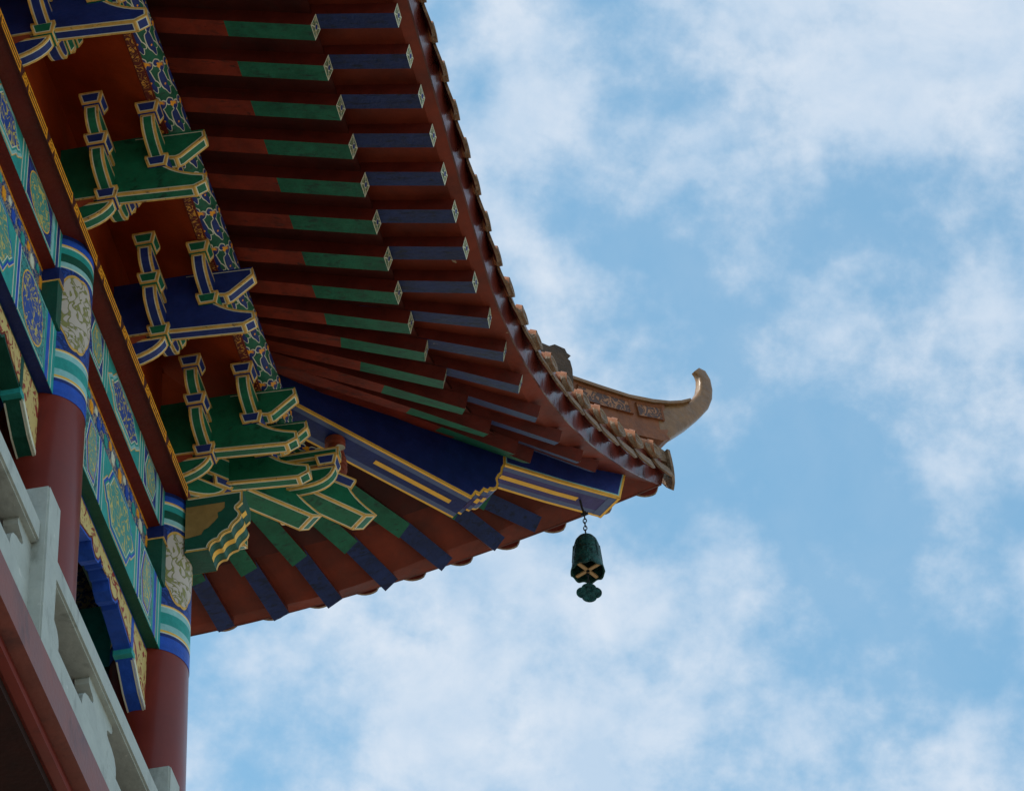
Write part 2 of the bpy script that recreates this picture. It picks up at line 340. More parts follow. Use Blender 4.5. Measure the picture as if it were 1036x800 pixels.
def architrave(T, ya, yb, z0, z1, x, scheme, nm, inner=-.15, botcol='maroon'):
    """beam between columns; ya<yb in b; painted outer face at a=x"""
    names = ['base', botcol, 'cream', 'gold', 'royal', 'teal', 'sky', 'blue', 'wave', 'twave', 'drag_green', 'drag_blue', 'drag_pale', 'dgreen', 'yel', 'navy']
    names[0] = 'royal' if scheme[0] == 'b' else 'sky'
    bm = bmesh.new()
    fs = box(bm, inner, x, ya, yb, z0, z1, 0, T); fs[4].material_index = 1
    L = yb-ya; big = L > 2.5; wide = scheme[1] == 'w'
    za, zb = z0+.018, z1-.018
    # end bands
    e = .02
    band = [('royal', .05), ('cream', .012), ('blue', .06), ('cream', .012), ('teal', .05), ('sky', .05)] if scheme[0] == 'b' else [('sky', .06), ('cream', .012), ('teal', .06), ('gold', .01), ('royal', .07), ('sky', .03)]
    for s in (0, 1):
        y = ya if s == 0 else yb
        for k, w in band:
            y2 = y+w if s == 0 else y-w
            poly_patch(bm, [(min(y, y2), z0+.002), (max(y, y2), z0+.002), (max(y, y2), z1-.002), (min(y, y2), z1-.002)], x, .003, names.index(k), T); y = y2
        bw = .62 if wide else .36
        y0, y1 = (y+.01, y+bw) if s == 0 else (y-bw, y-.01)
        nested(bm, [(y0, za), (y1, za), (y1, zb), (y0, zb)], x, T, [('cream', 0), ('wave' if scheme[0] == 'b' else 'twave', .009)], names)
        if wide:
            nested(bm, ellipse((y0+y1)/2, (za+zb)/2, .245, (zb-za)*.47), x+.003, T, [('yel', 0), ('drag_green' if scheme[0] == 'b' else 'drag_blue', .012)], names)
        else:
            nested(bm, hexa(y0+.02, y1-.02, za+.02, zb-.02, .07), x+.003, T, [('cream', 0), ('royal' if scheme[0] != 'b' else 'teal', .012), ('gold', .02), ('drag_pale', .009)], names)
        # second band
        y = y1 if s == 0 else y0
        for k, w in [('cream', .01), ('royal', .05), ('cream', .01), ('teal', .05)] + ([('cream', .01)]):
            y2 = y+w if s == 0 else y-w
            poly_patch(bm, [(min(y, y2), z0+.002), (max(y, y2), z0+.002), (max(y, y2), z1-.002), (min(y, y2), z1-.002)], x, .0035, names.index(k), T); y = y2
        if s == 0: ca = y
        else: cb = y
    m_ = 'drag_blue' if scheme[0] == 'b' else 'drag_green'
    nested(bm, fangxin(ca+.0, cb-.0, za, zb), x, T, [('gold', 0), ('cream', .007), ('sky' if scheme[0] == 'b' else 'royal', .006), ('royal' if scheme[0] == 'b' else 'sky', .022), ('cream', .016), (m_, .010)], names)
    fixn(bm)
    names[0] = 'teal'
    return link(nm, bm, names, PAV)
def bays(T):
    out = []
    for i in range(3):
        out.append((YC[i+1]+.262, YC[i]-.262))
    return out
for T in (IDT, SWAP):
    for i, (ya, yb) in enumerate(bays(T)):
        if T is SWAP and i > 1: break
        w = 'w' if i % 2 else 'n'
        b1 = architrave(T, ya, yb, 21.33, ZT-.002, .15, 'b'+w, 'upper_architrave')
        b2 = architrave(T, ya, yb, 20.20, 20.80, .15, 'g'+w, 'lower_architrave', botcol='dgreen' if i % 2 == 0 else 'navy')
        # recessed floral board between
        bm = bmesh.new(); box(bm, -.03, .05, ya-.02, yb+.02, 20.80, 21.33, 0, T)
        box(bm, .05, .056, ya, yb, 21.315, 21.328, 1, T)
        n = 12
        for k in range(n):
            y0 = ya+(yb-ya)*k/n; y1 = ya+(yb-ya)*(k+1)/n; c = (2, 3, 4, 5)[k % 4]
            poly_patch(bm, ellipse((y0+y1)/2, 21.18, .04, .05, 12, .3), .052, .004, c, T)
            poly_patch(bm, ellipse(y0+.02, 21.24, .03, .03, 12, .3), .052, .004, (4, 2, 5, 3)[k % 4], T)
        fixn(bm); link('floral_board', bm, ['flower', 'orange', 'royal', 'teal', 'cream', 'orange'], PAV)
        # blocks beside the columns that close the ends of the board
        for yy in (ya, yb):
            bm = bmesh.new(); s = 1 if yy == ya else -1
            y0, y1 = sorted((yy-.02*s, yy+.10*s))
            box(bm, .051, .175, y0, y1, 20.801, 21.20, 0, T)
            box(bm, .051, .185, y0, y1, 21.20, 21.215, 2, T); box(bm, .051, .18, y0, y1, 21.215, 21.329, 1, T)
            link('end_block', bm, ['dgreen', 'navy', 'gold'], PAV)
# sparrow braces hanging below the lower architrave
def brace(T, ya, yb, kind, nm='hanging_brace'):
    L = yb-ya
    h = [(ya, 20.198), (ya, 19.60), (ya+.2, 19.67), (ya+.40, 19.82), (ya+.47, 19.88), (ya+.80, 19.98), (ya+.84, 20.01), (ya+.88, 19.96), (ya+.96, 19.93), (ya+1.04, 19.96), (ya+1.08, 20.02), (ya+1.13, 20.00), (ya+1.20, 20.04)]
    mid = (ya+yb)/2
    pts = h+[(2*mid-a, c) for a, c in reversed(h)]
    bm = bmesh.new(); names = [kind, 'cream', 'carved', 'gold', 'red', 'teal']
    TT = lambda a, b, c: T(b, a, c)
    ca, cb, sd = prism(bm, pts, .063, TT, b0=-.003)
    poly_patch(bm, scale_poly(pts, .018), .060, .002, 4, T)
    poly_patch(bm, scale_poly(pts, .034), .060, .005, 2, T)
    # gilded border between segments + pendants
    for s in (0, 1):
        f = (lambda y: y) if s == 0 else (lambda y: 2*mid-y)
        seg = [(f(ya+.42), 20.16), (f(ya+.42), 19.86), (f(ya+.48), 19.90), (f(ya+.48), 20.16)]
        poly_patch(bm, seg, .064, .004, 0, T)
        pen = [(ya+.01, 20.03), (ya+.01, 19.60), (ya+.05, 19.615), (ya+.05, 20.03)]
        poly_patch(bm, [(f(a), c) for a, c in pen], .064, .004, 1, T)
        for p_, q_ in (((ya+.004, 19.60), (ya+.2, 19.67)), ((ya+.2, 19.67), (ya+.40, 19.82))):
            for b0_, b1_ in ((-.066, -.053), (.047, .060)):
                bm.faces.new([bm.verts.new(T(b_, f(a_), c_-.003)) for b_, (a_, c_) in ((b0_, p_), (b1_, p_), (b1_, q_), (b0_, q_))]).material_index = 1
        tl = [(ya+.05, 19.62), (ya+.21, 19.685), (ya+.40, 19.83), (ya+.37, 19.86), (ya+.20, 19.73), (ya+.05, 19.66)]
        poly_patch(bm, [(f(a), c) for a, c in tl], .064, .005, 1, T)
    fixn(bm)
    outline(bm, [], 0)
    o = link(nm, bm, names, PAV)
    bm = bmesh.new()
    for yy in (ya+.42, yb-.42):
        box(bm, -.072, .070, yy-.045, yy+.045, 19.83, 19.885, 0, T)
        link('brace_block', bm, ['teal', 'cream'], o); bm = bmesh.new()
    bm.free()
for T in (IDT, SWAP):
    for i, (ya, yb) in enumerate(bays(T)):
        if T is SWAP and i > 1: break
        brace(T, ya-.02, yb+.02, 'royal' if i % 2 == 0 else 'dgreen')

# projecting beam heads at the corner
HEAD = [(.29, 21.752), (.74, 21.752), (.742, 21.64), (.715, 21.61), (.695, 21.585), (.715, 21.55), (.728, 21.52), (.72, 21.48), (.70, 21.455), (.675, 21.43), (.655, 21.395),
        (.65, 21.37), (.625, 21.36), (.60, 21.35), (.575, 21.325), (.56, 21.29), (.53, 21.285), (.505, 21.27), (.488, 21.245), (.478, 21.20), (.29, 21.20)]
def smooth_run(pts, i0, i1, n=4):
    out = list(pts[:i0]); P = [Vector(p) for p in pts]
    for i in range(i0, i1):
        p0, p1, p2, p3 = P[max(i-1, i0)], P[i], P[i+1], P[min(i+2, i1)]
        for k in range(n):
            w = k/n; q = .5*((2*p1)+(p2-p0)*w+(2*p0-5*p1+4*p2-p3)*w*w+(-p0+3*p1-3*p2+p3)*w**3); out.append((q.x, q.y))
    return out+list(pts[i1:])
HEAD = smooth_run(HEAD, 2, len(HEAD)-2, 4)
def beam_head(T):
    bm = bmesh.new(); ca, cb, sd = prism(bm, HEAD, .13, T, b0=-.02)
    names = ['dgreen', 'gold', 'cream', 'ochre', 'yel']
    inner = [(.292, 21.655), (.60, 21.655), (.60, 21.60), (.575, 21.57), (.545, 21.56), (.55, 21.51), (.52, 21.47), (.50, 21.45), (.475, 21.42), (.44, 21.405), (.42, 21.36), (.292, 21.34)]
    fixn(bm)
    P = [Vector(p) for p in HEAD]; nn = []
    for i in range(len(P)):
        t_ = (P[(i+1) % len(P)]-P[i-1]).normalized(); nv = Vector((-t_.y, t_.x))
        if nv.dot(Vector((.45, 21.55))-P[i]) < 0: nv = -nv
        nn.append(nv)
    for i in (0, 1, len(P)-1): nn[i] = (Vector((.5, 21.5))-P[i]).normalized()*1.35
    for b_, sg in ((-.15, -1), (.11, 1)):
        for (a0, a1, mi) in ((0, .016, 1), (.016, .023, 2)):
            for i in range(len(P)-1):
                q = [P[i]+nn[i]*a0, P[i+1]+nn[i+1]*a0, P[i+1]+nn[i+1]*a1, P[i]+nn[i]*a1]
                bm.faces.new([bm.verts.new(T(p.x, b_+sg*(.002+a0*.05), p.y)) for p in q]).material_index = mi
    # banded underside: gold stripe down the middle and along the edges
    for i in range(3, len(HEAD)-2):
        (a0, c0), (a1, c1) = HEAD[i], HEAD[i+1]
        d = Vector((a1-a0, c1-c0)).normalized(); nx, nz = d.y*-1, d.x
        if (nx*(.3-a0)+nz*(21.75-c0)) > 0: nx, nz = -nx, -nz
        for b0, b1, mi in ((-.15, -.125, 1), (-.045, .005, 4), (.085, .11, 1)):
            q = [T(a0+nx*.003, b0, c0+nz*.003), T(a1+nx*.003, b0, c1+nz*.003), T(a1+nx*.003, b1, c1+nz*.003), T(a0+nx*.003, b1, c0+nz*.003)]
            bm.faces.new([bm.verts.new(p) for p in q]).material_index = mi
    F = [bm.verts.new(T(a, -.1535, c)) for a, c in inner]; bm.faces.new(F).material_index = 3
    link('beam_head', bm, names, PAV)
beam_head(IDT); beam_head(SWAP)

# ------------------------------------------------------------------ bracket sets
def curve_pts(p0, p1, p2, n=6):
    out = []
    for k in range(n+1):
        t = k/n; out.append(((1-t)**2*p0[0]+2*t*(1-t)*p1[0]+t*t*p2[0], (1-t)**2*p0[1]+2*t*(1-t)*p1[1]+t*t*p2[1]))
    return out
def painted(nm, pts, half, T, cols, parent, b0=0.0, g=.0165, c=.0075, ang=32, ztop=None, even=True):
    bm = bmesh.new(); ca, cb, sd = prism(bm, pts, half, T, b0)
    fixn(bm)
    outline(bm, [[ca], [cb]], g, c, ztop=ztop, even=even)
    for grp in group_sides(sd, ang):
        small = sum(f.calc_area() for f in grp) < .02
        outline(bm, [grp], g*.6 if small else g, c, ztop=ztop)
    return link(nm, bm, [cols, 'gold', 'cream'], parent)
def block(T, u, v, z0, col, parent, s=1.0, h=.105):
    bm = bmesh.new(); a, b = .088*s, .066*s
    lo = [bm.verts.new(T(u+i*b, v+j*b, z0)) for i, j in ((-1, -1), (1, -1), (1, 1), (-1, 1))]
    mid = [bm.verts.new(T(u+i*a, v+j*a, z0+h*.72)) for i, j in ((-1, -1), (1, -1), (1, 1), (-1, 1))]
    hi = [bm.verts.new(T(u+i*a, v+j*a, z0+h)) for i, j in ((-1, -1), (1, -1), (1, 1), (-1, 1))]
    bm.faces.new(lo[::-1]); bm.faces.new(hi); grp = []
    for k in range(4):
        q = (k+1) % 4; grp.append([bm.faces.new((lo[k], lo[q], mid[q], mid[k])), bm.faces.new((mid[k], mid[q], hi[q], hi[k]))])
    fixn(bm); outline(bm, grp, .017, .007)
    return link('bracket_block', bm, [col, 'gold', 'cream'], parent)
W = .053
def hua_arm(T, v, cols, P, end=.45, z=22.06):
    bot = [(0, z)]+curve_pts((.12, z), (end-.04, z+.05), (end, z+.20), 7)
    painted('projecting_arm', [(0, z+.20)]+bot, W, T, cols, P, b0=v)
    bm = bmesh.new(); prism(bm, [(.05, z+.201), (end-.15, z+.201), (end-.15, z+.238), (.05, z+.238)], W-.004, T, b0=v); e_ = curve_pts((end-.15, z+.238), (end-.17, z+.175), (end-.30, z+.155), 6)+[(.06, z+.15), (.06, z+.238)]
    for s_ in (-1, 1):
        bm.faces.new([bm.verts.new(T(a, v+s_*(W+.003), c)) for a, c in e_])
    link('arm_recess', bm, ['eye'], P)
def ang(T, v, cols, P, u0=0.0):
    pts = [(u0, 22.305), (.45, 22.30), (1.06, 22.25), (1.15, 22.295), (1.142, 22.37)]+curve_pts((1.11, 22.38), (.95, 22.42), (.84, 22.525), 5)+[(.84, 22.60), (.91, 22.587), (.95, 22.60), (1.135, 22.765), (1.125, 22.84), (.60, 22.868), (u0, 22.868)]
    painted('slanting_arm', pts, W, T, cols, P, b0=v, ang=26, ztop=22.835)
def cross_arm(T, u, y0, half, z0, z1, cols, P, flat, sides=(-1, 1), nm='cross_arm'):
    """arm running along the wall; b is along the wall, polygon in (b,c)"""
    TT = lambda a, b, c: T(b, a, c)
    L = curve_pts((y0-flat, z0), (y0-half+.015, z0+.01), (y0-half, z1-.03), 6) if -1 in sides else [(y0-.02, z0)]
    L2 = L+[(L[-1][0], z1)]
    Rr = [(2*y0-a, c) for a, c in curve_pts((y0-flat, z0), (y0-half+.015, z0+.01), (y0-half, z1-.03), 6)] if 1 in sides else [(y0+.02, z0)]
    R2 = Rr+[(Rr[-1][0], z1)]
    painted(nm, L2[::-1][:0]+list(L2)+list(reversed(R2)), W, TT, cols, P, b0=u)
def std_set(y0, arm, blk, T=IDT, sides=(-1, 1), nm='bracket_set', inner=True):
    P = empty(nm, (0, 0, 0), PAV)
    if inner:
        block(T, 0, y0, 21.846, blk, P, 1.7, .21)
        hua_arm(T, y0, arm, P)
    block(T, .40, y0, 22.262, blk, P)
    ang(T, y0, arm, P)
    cross_arm(T, .40, y0, .36, 22.345, 22.515, arm, P, .10, sides)
    cross_arm(T, .40, y0, .535, 22.605, 22.765, arm, P, .36, sides)
    block(T, .775, y0, 22.515, blk, P)
    cross_arm(T, .775, y0, .36, 22.60, 22.765, arm, P, .10, sides)
    for s in sides:
        block(T, .40, y0+s*.315, 22.515, blk, P); block(T, .40, y0+s*.485, 22.765, blk, P); block(T, .775, y0+s*.31, 22.765, blk, P)
    # inner wall arms
    cross_arm(T, 0, y0, .40, 22.12, 22.30, arm, P, .12, sides); cross_arm(T, 0, y0, .6, 22.36, 22.55, arm, P, .3, sides)
    for s in sides: block(T, 0, y0+s*.36, 22.30, blk, P)
    return P
Y0S = [-1.385, -2.87, -4.52, -6.15, -7.6]
for k, y in enumerate(Y0S):
    a, b = ('blue', 'green') if k % 2 == 0 else ('green', 'blue')
    std_set(y, a, b)
for k, y in enumerate(Y0S[:3]):
    a, b = ('blue', 'green') if k % 2 == 0 else ('green', 'blue')
    std_set(y, a, b, SWAP)
# corner set
CP = empty('corner_bracket_set', (0, 0, 0), PAV)
r2 = 2**-.5
DIAG = fr((0, 0, 0), (r2, r2, 0), (-r2, r2, 0), (0, 0, 1))
for T in (IDT, SWAP):
    hua_arm(T, 0, 'green', CP); block(T, .40, 0, 22.262, 'blue', CP)
    ang(T, 0, 'green', CP)
    cross_arm(T, .40, 0, .36, 22.345, 22.515, 'green', CP, .10, (-1,)); cross_arm(T, .40, 0, .535, 22.605, 22.765, 'green', CP, .36, (-1,))
    block(T, .775, 0, 22.515, 'blue', CP); cross_arm(T, .775, 0, .36, 22.60, 22.765, 'green', CP, .10, (-1,))
    block(T, .40, -.315, 22.515, 'blue', CP); block(T, .40, -.485, 22.765, 'blue', CP); block(T, .775, -.31, 22.765, 'blue', CP)
    # second row, carried through from the other facade
    ang(T, .40, 'green', CP, .40); block(T, .775, .40, 22.515, 'blue', CP)
    pts = [(.62, 22.47), (.98, 22.475)]+curve_pts((1.05, 22.48), (1.25, 22.50), (1.275, 22.66), 6)+[(.62, 22.66)]
    painted('curved_arm', pts, W, T, 'green', CP, b0=.775)
    block(T, 1.20, .775, 22.66, 'blue', CP)
    painted('upper_curved_arm', [(.5, 22.765), (1.30, 22.765), (1.30, 22.86), (.5, 22.86)], W*.9, T, 'green', CP, b0=.775)
WD = .105
block(DIAG, 0, 0, 21.846, 'blue', CP, 1.8, .21)
painted('diagonal_arm', [(0, 22.26), (0, 22.06)]+curve_pts((.25, 22.06), (.52, 22.10), (.60, 22.26), 7), WD*.75, DIAG, 'green', CP)
block(DIAG, .565, 0, 22.262, 'blue', CP, 1.15)
painted('diagonal_slanting_arm', [(.2, 22.335), (1.38, 22.31), (1.47, 22.36)]+curve_pts((1.44, 22.375), (1.26, 22.44), (1.20, 22.535), 5)+[(1.0, 22.54), (.2, 22.54)], WD, DIAG, 'green', CP, ang=26, even=False)
block(DIAG, 1.15, 0, 22.525, 'blue', CP, 1.35)
painted('upper_diagonal_arm', [(1.22, 22.585), (1.88, 22.545), (1.99, 22.60)]+curve_pts((1.96, 22.615), (1.78, 22.68), (1.72, 22.785), 5)+[(1.5, 22.79), (1.22, 22.84)], WD, DIAG, 'green', CP, ang=26, even=False)
block(DIAG, 1.665, 0, 22.775, 'blue', CP, 1.35)
# fluted vase carrying the hip beam
bm = bmesh.new()
vp = [(.03, 22.86), (.075, 22.87), (.085, 22.90), (.07, 22.92)]
for k in range(6):
    z = 22.93+k*.055; r = .075+.02*math.sin(k*.7+.5); vp += [(r-.012, z), (r+.006, z+.018), (r+.006, z+.036), (r-.012, z+.052)]
vp += [(.085, 23.27), (.085, 23.33)]
lathe(bm, vp, fr((r2*1.655, r2*1.655, 0), (1, 0, 0), (0, 1, 0), (0, 0, 1)), 28)
fixn(bm); link('treasure_vase', bm, ['vase'], PAV, True)

# wall between sets, ceiling, fangs, purlins
for T in (IDT, SWAP):
    y1 = .72 if T is IDT else .72
    bm = bmesh.new(); box(bm, -.05, .03, -9, -.03, 21.846, 23.36, 0, T)
    link('bracket_wall', bm, ['soffit'], PAV)
    bm = bmesh.new(); 
    v = [bm.verts.new(T(a_, b_, c_)) for b_ in (-9, .77) for a_, c_ in ((.03, 23.30), (.775, 22.875), (.775, 22.91), (.03, 23.34))]
    for f in ((0, 1, 5, 4), (1, 2, 6, 5), (2, 3, 7, 6), (0, 3, 2, 1), (4, 5, 6, 7)): bm.faces.new([v[i] for i in f])
    link('ceiling_board', bm, ['soffit'], PAV)
    bm = bmesh.new(); box(bm, .776, .845, -9, .845, 22.868, 22.95, 0, T)
    box(bm, .785, .838, -9, .83, 22.862, 22.8675, 1, T)
    link('eave_tie_beam', bm, ['maroon', 'chain'], PAV)
    bm = bmesh.new(); PC, PR, PZ = .82, .15, 23.05
    a = T(PC, -9, PZ); b = T(PC, .97, PZ)
    tube(bm, [a, (a*.75+b*.25), (a*.5+b*.5), (a*.25+b*.75), b], PR, 40)
    def blob(yc, tc, ly, lt, mi, rot=0, wig=0, off=.003, pw_=1.0, n=26, ph=0):
        """painted lobe lying on the purlin; tc = angle from straight down, outwards positive"""
        rows = []
        cv = None
        for lev in (0, .35, .7, 1):
            row = []
            for k in range(1 if lev == 0 else n):
                q = 2*math.pi*k/n; rr = lev*(1+wig*math.sin(3*q+ph)+wig*.6*math.sin(5*q+1+ph))
                dy, dt = rr*ly*math.cos(q), rr*lt*math.sin(q)
                dy, dt = dy*math.cos(rot)-dt*math.sin(rot)*PR, dt*math.cos(rot)+dy*math.sin(rot)/PR
                th = tc+dt
                row.append(bm.verts.new(T(PC+(PR+off)*math.sin(th), yc+dy, PZ-(PR+off)*math.cos(th))))
            rows.append(row)
        for k in range(n): bm.faces.new((rows[0][0], rows[1][k], rows[1][(k+1) % n])).material_index = mi
        for p, q in ((rows[1], rows[2]), (rows[2], rows[3])):
            for k in range(n): bm.faces.new((p[k], q[k], q[(k+1) % n], p[(k+1) % n])).material_index = mi
    rg = random.Random(11); y = -7.0
    def lob2(*a, **kw):
        c = list(a); c[2] += .009; c[3] += .055; c[4] = 2; kw['off'] = .002; blob(*c, **kw)
        kw['off'] = .004; blob(*a, **kw)
    K = .78
    while y < .9:
        for t0 in (-1.1, -.45, .2, .85, 1.5):
            y_ = y+.1*t0
            lob2(y_+.05, t0, .15*K, .19, 1, rot=.10, wig=.10, ph=t0)
            lob2(y_+.10, t0+.22, .045*K, .09, 0, rot=.3, wig=.05)
            blob(y_+.07, t0-.02, .010, .05, 3, off=.006, n=10)
            lob2(y_+.24, t0-.1, .040*K, .15, 1, rot=.5, wig=.06)
            lob2(y_+.31, t0+.16, .040*K, .15, 1, rot=-.5, wig=.06)
            blob(y_+.275, t0+.02, .036*K, .13, 3, rot=.8, off=.005, wig=.25)
            lob2(y_+.29, t0+.2, .019, .09, 4, off=.006)
        y += .39
    link('eave_purlin', bm, ['rgreen', 'blue', 'cream', 'orange', 'pinkish'], PAV, True)

# ------------------------------------------------------------------ rafters and eave curves
def pw(t, X0, Z0, Dx, Dz, ys, p, q):
    s = max(0, (t-ys)/(X0+Dx-ys)); return X0+Dx*s**p, Z0+Dz*s**q
def E(t): return pw(t, 2.853, 22.894, .701, 1.515, -.95, 1.849, 1.772)
def G(t): return pw(t, 2.085, 23.035, .45, .95, -.6, 1.85, 1.77)
def Bq(t): return pw(t, 2.703, 23.02, .60, 1.10, -.3, 1.85, 1.77)
RAF = []                                     # (root, rafter end, flying end) as local (x, y, z), far lower edge
for k in range(-10, 7):
    t = -3.41+.4*k-.235+.012*k*.4; RAF.append(((.775, t, 23.217), (2.137, t, 22.782), (2.748, t, 22.767)))
RAF += [((.775, -.86, 23.217), (2.132, -.83, 22.79), (2.743, -.83, 22.778)), ((.775, -.58, 23.22), (2.141, -.42, 22.856), (2.755, -.36, 22.838)),
 ((.775, -.33, 23.27), (2.169, .0, 22.938), (2.775, .12, 22.918)), ((.775, -.05, 23.35), (2.221, .44, 23.031), (2.809, .58, 22.981)),
 ((.775, .17, 23.41), (2.286, .90, 23.149), (2.849, 1.10, 23.122)), ((.775, .39, 23.50), (2.366, 1.40, 23.329), (2.913, 1.66, 23.354)),
 ((.775, .65, 23.66), (2.479, 1.94, 23.577), (3.008, 2.18, 23.584)), ((.775, .72, 23.72), (2.552, 2.22, 23.72), (3.052, 2.56, 23.817))]
HW, HH = .077, .118
def tangent(k, j):
    a = Vector(RAF[max(0, k-1)][j]); b = Vector(RAF[min(len(RAF)-1, k+1)][j]); v = b-a
    if j == 0: v = Vector((0, 1, v.z*.5))
    return v.normalized()
def bar(bm, p, q, hw, h, sp, sq, upref, split=None):
    """square rafter; p, q = far lower edge; sp, sq = surface tangents at both ends (the section twists with the eave)"""
    d = (q-p).normalized()
    def frame(sx):
        s = (sx-d*sx.dot(d)).normalized(); up = d.cross(s)
        if up.z < 0: up = -up
        return s, up
    def ring(c, sx):
        s, up = frame(sx); c = c-s*hw
        return [bm.verts.new(c-s*hw), bm.verts.new(c+s*hw), bm.verts.new(c+s*hw+up*h), bm.verts.new(c-s*hw+up*h)]
    cuts = sorted(set([0, .25, .5, .75]+([split] if split else [])+[1]))
    rings = [ring(p+(q-p)*c, sp.lerp(sq, c)) for c in cuts]
    for i, (a, b) in enumerate(zip(rings, rings[1:])):
        for k in range(4):
            f = bm.faces.new((a[k], a[(k+1) % 4], b[(k+1) % 4], b[k]))
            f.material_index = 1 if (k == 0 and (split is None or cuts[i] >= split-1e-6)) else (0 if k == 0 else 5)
    bm.faces.new(rings[0]); e = bm.faces.new(rings[-1][::-1])
    bmesh.ops.recalc_face_normals(bm, faces=bm.faces[:])
    r = bmesh.ops.inset_region(bm, faces=[e], thickness=.011, use_boundary=True)
    for f in r['faces']: f.material_index = 2
    e.material_index = 3
    c0 = e.calc_center_median(); vv = list(e.verts); s, w2 = frame(sq)
    off = d*.002
    for i, j in ((0, 2), (1, 3)):
        a_, b_ = vv[i].co.copy(), vv[j].co.copy(); w = (b_-a_).normalized().cross(d)*.004
        bm.faces.new([bm.verts.new(x+off*(1+i*.4)) for x in (a_-w, b_-w, b_+w, a_+w)]).material_index = 2
    n = 14
    for rad, mi, o2 in ((.027, 2, .005), (.020, 4, .007)):
        bm.faces.new([bm.verts.new(c0+d*o2+(s*math.cos(2*math.pi*k/n)+w2*math.sin(2*math.pi*k/n))*rad) for k in range(n)]).material_index = mi
def mix3(P, u):
    u = min(max(u, 0), len(P)-1.0001); i = int(u); return [tuple(Vector(P[i][j]).lerp(Vector(P[i+1][j]), u-i)) for j in range(3)]
RAF_A = RAF; NR = len(RAF)-1
RAF_B = [mix3(RAF, NR-d) for d in [5.4+q for q in range(11, 0, -1)]+[5.4, 4.4, 3.48, 2.6, 1.75, .85, 0]]
def TD(T, v): return T(*v)-T(0, 0, 0)
for T in (IDT, SWAP):
    RAF = RAF_A if T is IDT else RAF_B
    for k, (r0, g0, b0) in enumerate(RAF):
        if T is SWAP and r0[1] < -6.2: continue
        P0, P1, Q1 = T(*r0), T(*g0), T(*b0)
        sp, sg, sb = TD(T, tangent(k, 0)), TD(T, tangent(k, 1)), TD(T, tangent(k, 2))
        st = P0-(P1-P0)*(.03 if r0[1] > .1 else .28)
        L = (P1-st).length
        bm = bmesh.new(); bar(bm, st, P1, HW, HH, sp, sg, None, 1-.68/L)
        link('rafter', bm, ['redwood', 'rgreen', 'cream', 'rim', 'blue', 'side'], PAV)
        d = (P1-P0).normalized(); s = (sg-d*sg.dot(d)).normalized(); up = d.cross(s); up = up if up.z > 0 else -up
        near = P1+up*(HH+.006); Q0 = near-(Q1-near)*.7
        bm = bmesh.new(); bar(bm, Q0, Q1, HW*.95, .105, sg, sb, None, None)
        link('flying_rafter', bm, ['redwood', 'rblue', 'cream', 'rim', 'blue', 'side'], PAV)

# boards over the rafters
CORN = ((.93, .93, 23.85), (2.63, 2.63, 23.93), (3.13, 3.13, 24.13))
RAF = RAF_A
SEC = RAF+[CORN]
def catm(P, u):
    i = min(int(u), len(P)-2); w = u-i
    p = [Vector(P[max(0, min(len(P)-1, i+o))]) for o in (-1, 0, 1, 2)]
    return .5*((2*p[1])+(p[2]-p[0])*w+(2*p[0]-5*p[1]+4*p[2]-p[3])*w*w+(-p[0]+3*p[1]-3*p[2]+p[3])*w**3)
ROOT, GE, BE = [a for a, b, c in SEC], [b for a, b, c in SEC], [c for a, b, c in SEC]
for T in (IDT, SWAP):
    rows1 = []; rows2 = []; n = (len(SEC)-1)*4
    for j in range(n+1):
        u = j/4; a, b, c = catm(ROOT, u), catm(GE, u), catm(BE, u)
        dh = Vector((c.x-b.x, c.y-b.y, 0)); dh = dh.normalized() if dh.length else dh
        te = c.y+dh.y*.14
        if u > len(SEC)-2: te = te+(3.554-te)*(u-(len(SEC)-2))
        te = min(te, 3.554); ex, ez = E(te)
        o = .121
        P0 = T(a.x-.22, a.y, a.z+o+.07); Pp = T(a.x, a.y, a.z+o); P1 = T(b.x+.005, b.y, b.z+o)
        rows1.append([P0, Pp, P1])
        bz = b.z+.12+.108
        q0 = T(b.x-dh.x*.4, b.y-dh.y*.4, bz+.02+(b.z-c.z)*.3); q1 = T(b.x, b.y, bz); q2 = T(c.x, c.y, c.z+.108); q3 = T(ex-.004, te, ez+.004)
        rows2.append([q0, q1, q2, q3])
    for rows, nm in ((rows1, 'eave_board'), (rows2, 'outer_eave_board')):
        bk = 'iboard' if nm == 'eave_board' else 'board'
        bm = bmesh.new(); V = [[bm.verts.new(p) for p in r] for r in rows]; V2 = [[bm.verts.new(p+Vector((0, 0, .03))) for p in r] for r in rows]
        for i in range(len(V)-1):
            for k in range(len(V[0])-1):
                bm.faces.new((V[i][k], V[i+1][k], V[i+1][k+1], V[i][k+1])); bm.faces.new((V2[i][k], V2[i][k+1], V2[i+1][k+1], V2[i+1][k]))
        for k in range(len(V[0])-1):
            for i in (0, len(V)-1): bm.faces.new((V[i][k], V[i][k+1], V2[i][k+1], V2[i][k]))
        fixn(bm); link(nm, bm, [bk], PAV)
    # lacquered fascia, its front swelling a little below every tile
    bm = bmesh.new(); prev = None; NN = 460
    for j in range(NN+1):
        t = -8+(3.554+8)*j/NN; x, z = E(t)
        sc = .5-.5*math.cos(2*math.pi*(t-3.19)/.4)
        h = .30+.03*sc; w = .002*sc
        prof = [(-.014, .002), (0, 0), (.012+w, .05), (.026+w*1.6, .12), (.038+w, .20), (.044, h), (-.03, h+.02), (-.03, .10)]
        row = [bm.verts.new(T(x+p, min(t, 1e9), z+q)) for p, q in prof]
        if prev:
            for k in range(len(row)): bm.faces.new((prev[k], prev[(k+1) % len(row)], row[(k+1) % len(row)], row[k]))
        prev = row
    fixn(bm); link('fascia', bm, ['lacquer'], PAV, True)

